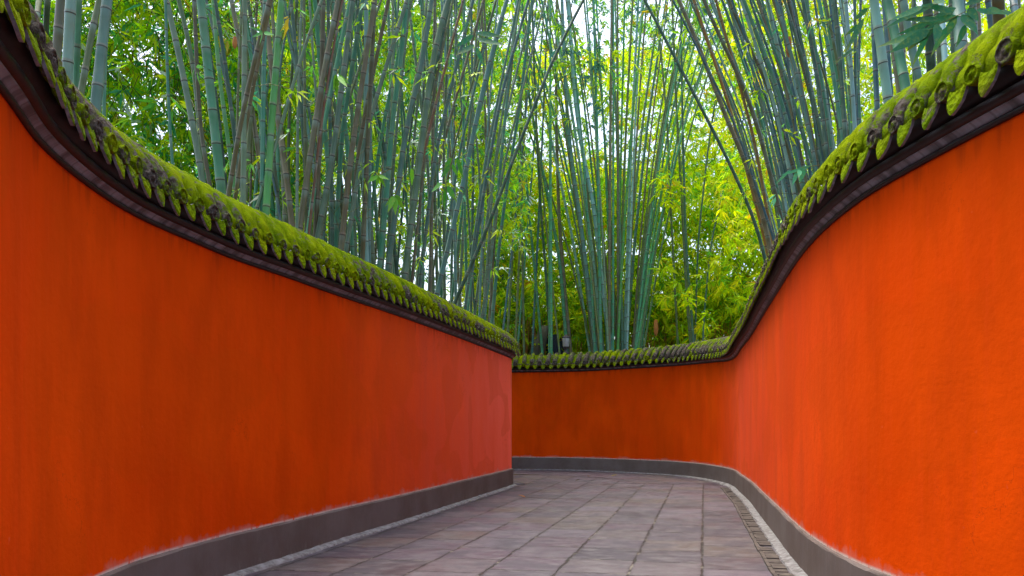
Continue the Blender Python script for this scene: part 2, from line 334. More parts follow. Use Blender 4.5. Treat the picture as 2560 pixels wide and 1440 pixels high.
    for i in range(n):
        s0 = (i+.5)*pitch+random.uniform(-.008, .008); (px, py, W), nn, tt = path.get(s0); b = bare_fn(s0)
        for sgn in (1, -1):
            def pt(o, z, u):   # o measured on this side, u along the wall
                oo = o if sgn > 0 else 2*MID-o
                return (px+nn[0]*oo+tt[0]*u, py+nn[1]*oo+tt[1]*u, W+z)
            R0 = .062+random.uniform(-.004, .004); dz0 = random.uniform(-.012, .008); tl = random.uniform(-.012, .012)
            stations = [.174, .164, .13, .09, .085, .045, 0, -.005, -.05, -.10, MID]
            base = len(bv); A = 10
            for j, o in enumerate(stations):
                z = capz(min(o, .16))-.012*(1-b)-.035*b+dz0*(.5 if o > 0 else 0); z = z if o < .15 else z-(o-.15)*1.2
                g = (capz(o-.01)-capz(o+.01))/.02 if o < .15 else 1.2; l = math.hypot(1, g); nx, nz = g/l, 1/l
                if o > .15: nx = .10
                rr = R0*(1.07 if j in (0, 1, 2, 3, 5-0, 6) and j not in (4, 7) else 1)*(1 if j < 9 else (.95 if j == 9 else .9))
                for a in range(A):
                    th = math.pi*(-.12+1.24*a/(A-1)); h = math.sin(th)*rr; u = math.cos(th)*rr+tl
                    h2 = h; jx = .006*noise.noise(Vector((px+o*8, py+a*.7, j*.9+sgn)))
                    bv.append(pt(o+nx*(h2+jx)*.8, z+nz*(h2+jx)-.012, u)); bb.append(b+((.35+b) if j < 4 else .2 if j < 6 else 0))
            for j in range(len(stations)-1):
                for a in range(A-1):
                    q = (base+j*A+a, base+j*A+a+1, base+(j+1)*A+a+1, base+(j+1)*A+a); bf.append(q if sgn*path.side > 0 else q[::-1])
            # end disc: raised rim and boss, facing outwards and a little down
            cz = .258+dz0; dj = random.choice((.2, .6, 1.0, 1.4)); Rd = R0*random.uniform(.98, 1.14); db0 = len(dv); rings = [(1.0, -.05), (1.0, .0), (.97, .012), (.80, .013), (.76, .004), (.40, .003), (.30, .014), (.05, .016)]
            for rr, dd in rings:
                for a in range(14):
                    th = 2*math.pi*a/14; jj = .004*noise.noise(Vector((a*1.7, s0*5, rr*9)))
                    dv.append(pt(.176+dd+jj-.0*rr, cz+math.sin(th)*Rd*rr*.95, math.cos(th)*Rd*rr+tl)); db.append(b+dj)
            for j in range(len(rings)-1):
                for a in range(14):
                    q = (db0+j*14+a, db0+j*14+(a+1) % 14, db0+(j+1)*14+(a+1) % 14, db0+(j+1)*14+a); df.append(q if sgn*path.side < 0 else q[::-1])
            q = tuple(db0+7*14+a for a in range(14)); df.append(q if sgn*path.side < 0 else q[::-1])
            # drip tongue half a pitch on
            tz = random.uniform(-.012, .012); tw = random.uniform(.92, 1.08); ub = pitch/2+random.uniform(-.008, .008); rot = random.uniform(-.12, .12)
            outl = [(-.088, .0), (-.092, -.03), (-.078, -.066), (-.050, -.094), (-.018, -.112), (0, -.118), (.018, -.112), (.050, -.094), (.078, -.066), (.092, -.03), (.088, .0), (.045, -.012), (0, -.02), (-.045, -.012)]
            t0 = len(tv)
            for dd, scl in ((.0, 1.), (.018, 1.), (.026, .86)):
                for (uu, vv) in outl:
                    vv2 = vv*scl*1.30-.003; uu2 = uu*scl*tw*.76; jj = .004*noise.noise(Vector((uu*30, vv*30, s0*3)))
                    zz = .232+tz+vv2-.0; oo = .150-vv2*.28+dd+jj
                    tv.append(pt(oo, zz+uu2*rot, ub+uu2)); tb.append(b)
            t1 = len(outl)
            for j in range(2):
                for a in range(t1):
                    q = (t0+j*t1+a, t0+j*t1+(a+1) % t1, t0+(j+1)*t1+(a+1) % t1, t0+(j+1)*t1+a); tf.append(q if sgn*path.side > 0 else q[::-1]); tm.append(1 if j == 0 else 0)
            for lay, fl in ((0, 1), (2, -1)):
                q = [t0+lay*t1+a for a in range(t1)]
                # two halves keep the concave top tidy
                h1 = [q[a] for a in (0, 1, 2, 3, 4, 5, 12, 13)]; h2 = [q[a] for a in (5, 6, 7, 8, 9, 10, 11, 12)]
                for h_ in (h1, h2):
                    tf.append(tuple(h_) if (sgn*path.side*fl) > 0 else tuple(h_[::-1])); tm.append(1 if lay == 0 else 0)
    me = mesh('barrel_tiles', bv, bf); fattr(me, 'bare', [x*.3 for x in bb]); kids.append(link('barrel_tiles', me, M['tile']))
    me = mesh('tile_end_discs', dv, df); fattr(me, 'bare', [x*.4 for x in db]); kids.append(link('tile_end_discs', me, M['carved']))
    me = mesh('drip_tiles', tv, tf, False); fattr(me, 'bare', [x*.4 for x in tb]); o = link('drip_tiles', me, [M['tongue'], M['ceramic']]); me.polygons.foreach_set('material_index', tm); kids.append(o)
    # ridge roll in short overlapping segments
    rv, rf, rb = [], [], []; seg = .30; A = 8
    for i in range(int(path.L/seg)):
        b = bare_fn((i+.5)*seg)
        if b > .75: continue
        base = len(rv)
        for j, (u, k) in enumerate(((0, 1.0), (.03, 1.1), (.05, 1.0), (.16, .97), (.27, .96), (.305, .95))):
            (px, py, W), nn, tt = path.get(min(i*seg+u, path.L))
            for a in range(A):
                th = math.pi*a/(A-1); r = .058*k; nzz = .007*noise.noise(Vector((i*3.3+u*9, a*.8, 2)))
                o = MID+math.cos(th)*r*1.25; rv.append((px+nn[0]*o, py+nn[1]*o, W+.565-.03*b+math.sin(th)*(r+nzz))); rb.append(b+.2)
        for j in range(5):
            for a in range(A-1):
                q = (base+j*A+a, base+j*A+a+1, base+(j+1)*A+a+1, base+(j+1)*A+a); rf.append(q if path.side > 0 else q[::-1])
    me = mesh('ridge_tiles', rv, rf); fattr(me, 'bare', rb); kids.append(link('ridge_tiles', me, M['tile']))
    # pale mortar fillet where the plinth meets the paving
    wfil = .09 if path.side < 0 else .065
    def fj(p, k, s_):
        if path.side < 0 and s_ > sC and k in (0, 1): return (-wfil*.85*min(1, (s_-sC)/1.), -.012*min(1, (s_-sC)))
        if k == 1: return (.03*noise.noise(Vector((s_*2.3, 3, 0)))+.018*noise.noise(Vector((s_*9, 1, 0))), .012*noise.noise(Vector((s_*4, 7, 0))))
        if k == 0: return (.03*noise.noise(Vector((s_*2.3, 3, 0)))+.018*noise.noise(Vector((s_*9, 1, 0)))+.012, 0)
        return (0, .01*noise.noise(Vector((s_*6, 2, 0))))
    kids.append(path.sweep([(.04+wfil+.01, -.02, 'a'), (.04+wfil, .020, 'a'), (.034, .045, 'a'), (.034, -.02, 'a')], 'mortar_fillet', M['mortar'], None, 1, jitter=fj))
    for k in kids: k.parent = root; k.location = k.location - loc
    return root
PLft = Path(LEFT, 1); PRgt = Path(RIGHT, -1)
def nearest_s(path, x, y):
    d = (path.R[:, 0]-x*H)**2+(path.R[:, 1]-y*H)**2; return path.S[int(np.argmin(d))]
sA, sB, sC = nearest_s(PRgt, 1.9, 5.1), nearest_s(PRgt, 2.2, 6.4), nearest_s(PRgt, 3.4, 14.6)
def bareR(s):
    if s < sA: return .0
    if s < sB: return .5*(s-sA)/(sB-sA)
    if s < sC: return .55
    return min(1., .55+(s-sC)*.35)
sD, sE = nearest_s(PLft, -1.9, 4.9), nearest_s(PLft, -1.3, 7.6)
def bareL(s):
    if s < sD-1.2: return .38
    if s < sD: return .38-.38*(s-sD+1.2)/1.2
    if s < sE: return .0
    return min(.45, (s-sE)*.10)
# brighter light painted as pinker plaster towards the left wall's end and right corner
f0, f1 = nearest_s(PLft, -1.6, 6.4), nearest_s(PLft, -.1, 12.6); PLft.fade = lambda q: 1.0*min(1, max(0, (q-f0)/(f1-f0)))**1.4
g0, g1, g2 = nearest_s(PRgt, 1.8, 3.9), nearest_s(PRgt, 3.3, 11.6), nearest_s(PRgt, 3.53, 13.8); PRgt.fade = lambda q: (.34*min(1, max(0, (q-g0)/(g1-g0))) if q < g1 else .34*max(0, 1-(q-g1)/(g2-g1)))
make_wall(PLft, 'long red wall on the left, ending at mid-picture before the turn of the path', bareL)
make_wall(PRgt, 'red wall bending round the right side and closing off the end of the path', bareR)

# ------------------------------------------------------------------ ground and paving
def sheet(name, pts, z, mat, uvf, nx=2, ny=2):
    v, uv, f = [], [], []
    (x0, y0), (x1, y1) = pts
    for j in range(ny+1):
        for i in range(nx+1):
            x = x0+(x1-x0)*i/nx; y = y0+(y1-y0)*j/ny; v.append((x, y, z)); uv.append(uvf(x, y))
    for j in range(ny):
        for i in range(nx):
            a = j*(nx+1)+i; f.append((a, a+1, a+nx+2, a+nx+1))
    me = mesh(name, v, f, False); uvset(me, uv); return link(name, me, mat)
g = sheet('ground', ((-300, -100), (300, 500)), 0, M['soil'], lambda x, y: (x, y), 4, 4); tag(g, 'bare earth under the bamboo behind the walls', kind='structure')
sl_ = .24
def pav_uv(x, y):   # columns run along (.24, 1): u counts columns .69 m wide
    return ((x-sl_*y+.0)/(.49*H)+.0-(1.266-sl_*5.26)/.49, (y+.16*x)/(.55*H))
# the paved corridor follows the two wall faces
n = 90; v, uv, f = [], [], []
ys = np.linspace(-4.2, 15.6*H, n)
def wall_x(path, y, hi=None):
    R = path.R; m = (R[:, 1] < 13.2*H) if path is PLft else (R[:, 1] < 13.3*H)
    k = np.argmax(~m) if (~m).any() else len(m); return np.interp(y, R[:k, 1], R[:k, 0])
for y in ys:
    xl = wall_x(PLft, y)-.1; xr = wall_x(PRgt, y)+.1
    if y > 13.0*H: xl = -9*H
    if y > 13.1*H: xr = float(np.interp(y/H, [13.1, 13.9, 14.7, 15.5, 16.2], [3.545, 3.52, 3.4, 3.1, 2.48]))*H+.1
    for i in range(9):
        x = xl+(xr-xl)*i/8; v.append((x, y, .004)); uv.append(pav_uv(x, y))
for j in range(n-1):
    for i in range(8): a = j*9+i; f.append((a, a+1, a+10, a+9))
me = mesh('path', v, f, False); uvset(me, uv); o = link('path', me, M['paving']); tag(o, 'purple grey stone slab path between the red walls', kind='structure')
# cross corridor before the back wall: slabs laid along it
v, uv, f = [], [], []; n = 60; ids = [i for i in range(len(PRgt.S)) if PRgt.R[i, 1] > 13.3*H][::4]
for q, i in enumerate(ids):
    for k, o_ in enumerate((0.02, .6, 1.2, 1.7, 2.25)):
        x, y = PRgt.R[i, 0]+PRgt.N[i, 0]*o_, PRgt.R[i, 1]+PRgt.N[i, 1]*o_
        v.append((x, y, .009)); uv.append((o_/.75+.2, PRgt.S[i]/.8))
for q in range(len(ids)-1):
    for k in range(4): a = q*5+k; f.append((a, a+5, a+6, a+1))
me = mesh('path', v, f, False); uvset(me, uv); o = link('path', me, M['paving']); tag(o, 'stone slabs laid along the foot of the far wall', kind='structure')
# gutter of small cross bricks along the right wall
gv, gf = [], []
s = nearest_s(PRgt, 2.0, 2.0); send = nearest_s(PRgt, 3.47, 12.4)
gut = tag(empty('drain_gutter', (PRgt.get(s)[0][0]-.3, PRgt.get(s)[0][1], 0)), 'narrow brick lined gutter running along the foot of the right wall', 'gutter')
def boxat(v, f, c, t, n_, lu, ln, z0, z1, rot=0.):
    t = np.array(t); n_ = np.array(n_); b = len(v)
    for z in (z0, z1):
        for su, sn in ((-1, -1), (1, -1), (1, 1), (-1, 1)):
            k = 1. if z == z0 else .93
            p = np.array(c)+t*su*lu/2*k+n_*sn*ln/2*k; v.append((p[0], p[1], z))
    f += [(b+3, b+2, b+1, b), (b+4, b+5, b+6, b+7)]+[(b+i, b+(i+1) % 4, b+4+(i+1) % 4, b+4+i) for i in range(4)]
while s < send:
    L_ = random.uniform(.10, .15); (px, py, W), nn, tt = PRgt.get(s+L_/2); off = .04+.085+.09
    if random.random() < .97: boxat(gv, gf, (px+nn[0]*off+random.uniform(-.01, .01), py+nn[1]*off), tt, nn, L_-.012, .135, .0, .018+random.uniform(-.008, .007))
    s += L_
me = mesh('brick_lining', gv, gf, False); o = link('brick_lining', me, M['brick'], gut); o.location = -gut.location
ev, ef = [], []; s = nearest_s(PRgt, 2.0, 2.0)
while s < send:
    L_ = random.uniform(.35, .6); (px, py, W), nn, tt = PRgt.get(s+L_/2); off = .04+.085+.18
    boxat(ev, ef, (px+nn[0]*off+random.uniform(-.006, .006), py+nn[1]*off), tt, nn, L_-.01, .035, .0, .024+random.uniform(-.004, .006)); s += L_
me = mesh('edge_stones', ev, ef, False); o = link('edge_stones', me, M['brick'], gut); o.location = -gut.location
# fallen leaves and a drain mouth
def leaf_mesh(L, Wd, curl=.15, n=6):
    v, f = [], []
    for i in range(n+1):
        t = i/n; wdt = Wd*(math.sin(math.pi*min(1, t**.62))*.5+.02) if i < n else 0.001; z = curl*L*(t*t-t)*-1
        v += [(t*L, -wdt, z+.12*wdt), (t*L, 0, z), (t*L, wdt, z+.12*wdt)]
    for i in range(n):
        a = i*3; f += [(a, a+3, a+4, a+1), (a+1, a+4, a+5, a+2)]
    return v, f
def colattr(me, cols):
    a = me.attributes.new('leafcol', 'FLOAT_COLOR', 'POINT'); c = np.ones((len(cols), 4), dtype=np.float32); c[:, :3] = cols; a.data.foreach_set('color', c.ravel())
lv, lf = leaf_mesh(.10, .022)
LEAVES = [(1314, 1246, 'curled orange leaf lying on the slabs near the end of the left wall', (.5, .16, .02)), (1528, 1192, 'yellow leaf on the slabs before the far wall', (.5, .42, .03)),
          (1473, 1194, 'small brown leaf on the far slabs left of the yellow leaf', (.2, .10, .03)), (1438, 1204, 'dark leaf scrap lying on the slabs at the bend', (.08, .06, .03))]
for px, py, lab, colr in LEAVES:
    D = EYE*FPX/(py-HOR); me = mesh('fallen_leaf', lv, lf); colattr(me, [colr]*len(lv)); o = link('fallen_leaf', me, M['leaf']); o.location = ((px-1280)/FPX*D, D, .022)
    o.rotation_euler = (random.uniform(-.3, .3), -.2, random.uniform(0, 6)); o.scale = (1.8, 1.8, 1.8); tag(o, lab, 'leaf', 'fallen leaves on the path')
# dark drain mouth at the end of the left wall
D = EYE*FPX/(1211-HOR); c = ((1291-1280)/FPX*D+.03, D)
root = tag(empty('drain_outlet', (c[0], c[1], 0)), 'small dark drain mouth at the foot of the left wall end', 'drain')
rv, rf = [], []
for j, (r, z) in enumerate(((.16, .01), (.15, .03), (.11, .035), (.10, .012))):
    for a in range(14): th = 2*math.pi*a/14; rv.append((math.cos(th)*r*1.15, math.sin(th)*r*.8, z))
for j in range(3):
    for a in range(14): rf.append((j*14+a, j*14+(a+1) % 14, (j+1)*14+(a+1) % 14, (j+1)*14+a))
link('rim', mesh('rim', rv, rf), M['metal'], root)
link('opening', mesh('opening', [(math.cos(2*math.pi*a/14)*.113, math.sin(2*math.pi*a/14)*.08, .014) for a in range(14)], [tuple(range(14))], False), M['darkrock'], root)

# ------------------------------------------------------------------ leaves in bulk
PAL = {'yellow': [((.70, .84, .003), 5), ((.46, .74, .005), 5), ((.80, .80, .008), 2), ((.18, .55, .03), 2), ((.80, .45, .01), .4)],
       'green': [((.34, .68, .006), 4), ((.13, .52, .05), 3), ((.56, .76, .006), 4), ((.05, .40, .17), 1.8), ((.66, .52, .02), .4), ((.55, .72, .60), .6)],
       'dark': [((.10, .36, .05), 3), ((.03, .16, .16), 2.2), ((.24, .50, .01), 3), ((.38, .58, .01), 2.6), ((.45, .33, .01), .3)]}
def leaves(centres, pal, lmin, lmax, k=6, width=.21, down=.55):
    """fans of k leaves at each centre; returns verts, faces, colours"""
    n = len(centres); cen = np.asarray(centres, float)
    az = RNG.uniform(0, 2*np.pi, n); ax = np.stack([np.cos(az), np.sin(az), -RNG.uniform(.1, 1.3, n)*down*2], 1); ax /= np.linalg.norm(ax, axis=1)[:, None]
    r2 = RNG.normal(size=(n, 3)); side = np.cross(ax, r2); side /= np.linalg.norm(side, axis=1)[:, None]
    cols = np.array([c for c, w in PAL[pal]]); wts = np.array([w for c, w in PAL[pal]]); wts = wts/wts.sum()
    base_pick = RNG.choice(len(cols), n, p=wts)
    V = []; Cc = []
    for j in range(k):
        ang = (-1.25+2.5*j/(k-1))+RNG.uniform(-.22, .22, n); L = RNG.uniform(lmin, lmax, n)*(1-.25*np.abs(ang))
        d = ax*np.cos(ang)[:, None]+side*np.sin(ang)[:, None]; d += RNG.normal(size=(n, 3))*.15; d /= np.linalg.norm(d, axis=1)[:, None]
        nrm = np.cross(ax, side)+RNG.normal(size=(n, 3))*.5; wd = np.cross(d, nrm); wd /= np.linalg.norm(wd, axis=1)[:, None]; up = np.cross(wd, d)
        b = cen+d*.02+ax*(j % 3)*.03; W_ = (L*width*RNG.uniform(.4, .62, n))[:, None]; L = L[:, None]
        V.append(np.stack([b, b+d*L*.38+wd*W_+up*W_*.4, b+d*L+np.array([0, 0, -1.])*L*.12, b+d*L*.38-wd*W_+up*W_*.4], 1))
        pick = np.where(RNG.random(n) < .7, base_pick, RNG.choice(len(cols), n, p=wts)); c = cols[pick]*RNG.uniform(.75, 1.2, n)[:, None]
        Cc.append(np.repeat(c[:, None, :], 4, 1))
    V = np.stack(V, 1).reshape(-1, 3); Cc = np.stack(Cc, 1).reshape(-1, 3); m = len(V)//4
    i = np.arange(m)*4; F = np.stack([np.stack([i, i+1, i+2], 1), np.stack([i, i+2, i+3], 1)], 1).reshape(-1, 3)
    return V, F, Cc
def bulk(name, V, F, Cc, mat, parent=None, thin=None):
    me = bpy.data.meshes.new(name)
    if thin is not None:
        v2, f2 = thin; off = len(V); V = np.vstack([V, np.array(v2)]) if len(v2) else V; F = np.vstack([F, np.array(f2)+off]) if len(f2) else F
        Cc = np.vstack([Cc, np.tile([[.10, .10, .03]], (len(v2), 1))]) if len(v2) else Cc
    me.vertices.add(len(V)); me.vertices.foreach_set('co', V.astype(np.float32).ravel())
    me.loops.add(F.size); me.loops.foreach_set('vertex_index', F.astype(np.int32).ravel())
    me.polygons.add(len(F)); me.polygons.foreach_set('loop_start', np.arange(len(F), dtype=np.int32)*3)
    me.update(calc_edges=True); colattr(me, Cc); me.validate()
    return link(name, me, mat, parent)
def field(p, sc_=1., seed=0.):   # cheap smooth noise for gaps in the foliage
    x, y, z = p[:, 0]*sc_+seed, p[:, 1]*sc_, p[:, 2]*sc_
    return (np.sin(x*1.3+1.7*np.sin(z*.9+seed))+np.sin(z*1.7+1.3*np.sin(y*1.1+x*.6))+np.sin(x*2.9+z*2.3+seed*2)+.7*np.sin(z*4.1-x*3.7+y)) / 3.7
def region(n, x0, x1, y0, y1, D0, D1, thr=-.4, sc_=1., seed=0., zmin=.1):
    D = RNG.uniform(D0, D1, n); px = RNG.uniform(x0, x1, n); py = RNG.uniform(y0, y1, n)
    P = np.stack([(px-1280)/FPX*D, D, EYE+(HOR-py)/FPX*D], 1); P = P[(P[:, 2] > zmin)]
    return P[field(P, sc_, seed) > thr]
def twigs(P, L=.5, r=.004, frac=.5):
    v, f = [], []
    for p in P:
        if random.random() > frac: continue
        d = Vector((random.uniform(-1, 1), random.uniform(-1, 1), random.uniform(.2, 1.2))).normalized()*L*random.uniform(.6, 1.4); a = Vector(p); b = a+d
        s1 = d.cross(Vector((0.1, 1, .2))).normalized()*r; s2 = d.cross(s1).normalized()*r; k = len(v)
        for q, w_ in ((a, .5), (b, 1)): v += [tuple(q+s1*w_), tuple(q-s1*.5*w_+s2*.87*w_), tuple(q-s1*.5*w_-s2*.87*w_)]
        for i in range(3): j = (i+1) % 3; f += [(k+i, k+j, k+3+j), (k+i, k+3+j, k+3+i)]
    return v, f
FOL = [
 ('bamboo_foliage', 'dense bright green bamboo leaves behind the left stalks', 'green', [region(7000, -200, 800, -250, 640, 12, 14.8, -.5, .9, 1.), region(6000, 450, 1320, -250, 620, 19, 25, -.25, .7, 13.)], .20, .34),
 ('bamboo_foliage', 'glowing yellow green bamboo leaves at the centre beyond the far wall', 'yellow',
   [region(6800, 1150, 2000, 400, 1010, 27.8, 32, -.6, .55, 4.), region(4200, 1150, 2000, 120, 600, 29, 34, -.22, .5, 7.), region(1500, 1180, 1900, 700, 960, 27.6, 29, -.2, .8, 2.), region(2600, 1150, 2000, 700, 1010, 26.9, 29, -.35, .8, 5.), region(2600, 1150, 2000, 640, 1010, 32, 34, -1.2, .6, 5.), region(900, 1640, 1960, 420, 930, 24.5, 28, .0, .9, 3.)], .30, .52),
 ('bamboo_foliage', 'thin leafy twigs high against the pale sky', 'dark', [region(9500, 650, 2250, -230, 440, 33, 39, -.42, .4, 3.), region(3200, 650, 1250, -200, 420, 21, 27, -.2, .6, 3.), region(2200, 1250, 2200, -200, 300, 24, 29, .0, .6, 6.), region(5200, 500, 1300, 100, 900, 26, 32, -.3, .6, 9.)], .22, .42),
 ('bamboo_foliage', 'olive green bamboo leaves behind the right stalks', 'yellow', [region(6500, 1800, 2900, -250, 620, 20, 27, -.45, .7, 5.)], .24, .42),
]
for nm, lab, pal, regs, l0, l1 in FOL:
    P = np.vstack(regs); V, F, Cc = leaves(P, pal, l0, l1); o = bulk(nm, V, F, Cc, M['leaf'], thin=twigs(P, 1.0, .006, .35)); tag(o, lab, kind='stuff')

# ------------------------------------------------------------------ bamboo stalks
TONE = {'teal': (.050, .235, .125), 'green': (.07, .29, .06), 'grey': (.10, .185, .10), 'brown': (.13, .118, .055), 'olive': (.10, .145, .04), 'pale': (.19, .38, .33), 'steel': (.08, .20, .165),
        'orange': (.38, .20, .035), 'rust': (.20, .08, .03), 'dark': (.03, .095, .055), 'blue': (.035, .115, .13)}
def culm_mesh(path3, r0, r1, sides, inter):
    """path3: list of Vectors bottom to top"""
    pts = [np.array(p) for p in path3]; seg = [np.linalg.norm(b-a) for a, b in zip(pts, pts[1:])]; cum = np.concatenate([[0], np.cumsum(seg)]); A = np.array(pts); L = cum[-1]
    # smooth interpolation
    def pos(s): return np.array([np.interp(s, cum, A[:, k]) for k in range(3)])
    fine = np.linspace(0, L, 60); Pf = np.array([pos(x) for x in fine]);
    for _ in range(6): Pf[1:-1] = (Pf[:-2]+2*Pf[1:-1]+Pf[2:])/4
    stations = []; s = random.uniform(0, inter)*-1
    while s < L:
        li = inter*random.uniform(.85, 1.15)
        for t in (0, .05, .5, .95, .99):
            ss = s+t*li
            if 0 <= ss <= L: stations.append((ss, t))
        s += li
    stations = [(0, .5)]+stations if stations[0][0] > 0 else stations
    v, iv = [], []
    for ss, t in stations:
        c = np.array([np.interp(ss, fine, Pf[:, k]) for k in range(3)]); c2 = np.array([np.interp(min(ss+.1, L), fine, Pf[:, k]) for k in range(3)]); c0 = np.array([np.interp(max(ss-.1, 0), fine, Pf[:, k]) for k in range(3)])
        d = c2-c0; d /= np.linalg.norm(d); u = np.cross(d, [0, 1, 0]); u /= np.linalg.norm(u); w_ = np.cross(d, u)
        r = (r0+(r1-r0)*(ss/L)**1.2)*(1.09 if t in (0, .99) else (.97 if t == .5 else 1))
        for a in range(sides):
            th = 2*math.pi*a/sides; q = c+u*math.cos(th)*r+w_*math.sin(th)*r; v.append(tuple(q)); iv.append(t if t > 0 else .0)
    f = []
    for j in range(len(stations)-1):
        for a in range(sides): b = (a+1) % sides; f.append((j*sides+a, j*sides+b, (j+1)*sides+b, (j+1)*sides+a))
    me = mesh('bamboo_stalk', v, f); fattr(me, 'iv', iv); return me, pos, L
stalk_n = 0
def clear_of_walls(pix, D):
    a, b = at(*pix[0], D), at(*pix[1], D); d = (b-a)/max((b-a).z, .05)
    for z in (0., .8, 1.6, 2.4, 3.2, 3.7):
        q = a+d*(z-a.z)
        if z < a.z: q.x = a.x+(q.x-a.x)*.8
        near = []
        for p in (PLft, PRgt):
            dd = (p.R[:, 0]-q.x)**2+(p.R[:, 1]-q.y)**2; i = int(np.argmin(dd)); near.append((dd[i], i, p))
        for _, i, p in [min(near, key=lambda t: t[0])]:
            sgn = (q.x-p.R[i, 0])*p.N[i, 0]+(q.y-p.R[i, 1])*p.N[i, 1]
            if p is PLft and q.x > p.R[i, 0] and q.y > 13.3*H: continue
            if sgn > -(TH+.22): return False
    return True
def stalk(pix, D, wpx, tone, label, group, twig=False, top=None, Dtop=None):
    """pix: photo points bottom -> top; the stalk goes on to the ground and on above the picture"""
    global stalk_n
    stalk_n += 1
    k_ = (Dtop or D)/D
    for _ in range(30):
        if clear_of_walls(pix, D): break
        D += .35
    P = []; Dt = D*k_
    ylo, yhi = pix[0][1], pix[-1][1]
    for x, y in pix:
        t = (ylo-y)/max(ylo-yhi, 1); P.append(at(x, y, D+(Dt-D)*t))
    d = (P[1]-P[0]); d = d/max(d.z, .05); lean = d*P[0].z; lean.x *= .8; base = P[0]-lean; base.z = -.02
    P = [base]+P
    d = (P[-1]-P[-2]).normalized(); Z = max(top or 0, 1.4+.53*D+random.uniform(1.6, 3.5)); k = 0
    while P[-1].z < Z and k < 14:
        d = Vector((d.x*1.04, d.y, d.z)).normalized(); P.append(P[-1]+d*.9); k += 1
    r = wpx/FPX*D/2
    me, pos, L = culm_mesh(P, r*1.05, r*.62, 12 if wpx > 11 else 8, random.uniform(.30, .40)*(1 if wpx > 20 else 1.15))
    o = link('bamboo_stalk', me, M['culm']); c = TONE[tone]; q = random.uniform(.82, 1.18)
    q *= (1.3 if group.startswith(G['C']) else .88); o.color = (c[0]*q*random.uniform(.9, 1.1), c[1]*q, c[2]*q*random.uniform(.85, 1.15), 1)
    me.transform(__import__('mathutils').Matrix.Translation(-base)); o.location = base
    tag(o, label, 'bamboo', group)
    if twig:
        for _ in range(random.randint(3, 6)):
            z = random.uniform(3.9, 8.0); a = Vector(pos(z))-base; dr = Vector((random.uniform(-1, 1), random.uniform(-.5, .6), random.uniform(.1, .9))).normalized()
            ln = random.uniform(.35, 1.1); b = a+dr*ln; m_ = (a+b)/2+Vector((0, 0, .06)); rr = .0035; v, f = [], []; rings = []
            for e in (a, m_, b):
                dd = b-a; s1 = dd.cross(Vector((.1, 1, .2))).normalized()*rr; s2 = dd.cross(s1).normalized()*rr; v += [tuple(e+s1), tuple(e-s1*.5+s2*.87), tuple(e-s1*.5-s2*.87)]
            for kk in (0, 3):
                for i in range(3): j = (i+1) % 3; f += [(kk+i, kk+j, kk+3+j), (kk+i, kk+3+j, kk+3+i)]
            if random.random() < .5: V, F, Cc = leaves([tuple(b), tuple((b+m_)/2)][:random.choice((1, 2))], 'green', .12, .24, 5)
            else: V, F, Cc = np.zeros((0, 3)), np.zeros((0, 3), int), np.zeros((0, 3))
            bulk('side_branch', V, F, Cc, M['leafdark'], o, thin=(v, f))
    return o
G = {'L1': 'thick bamboo stalks at the far left behind the left wall', 'L2': 'bamboo stalks behind the left wall', 'C': 'bamboo stalks of the clump behind the far wall',
     'R': 'bamboo stalks fanning up behind the right wall', 'R2': 'thick bamboo stalks at the far right behind the right wall'}
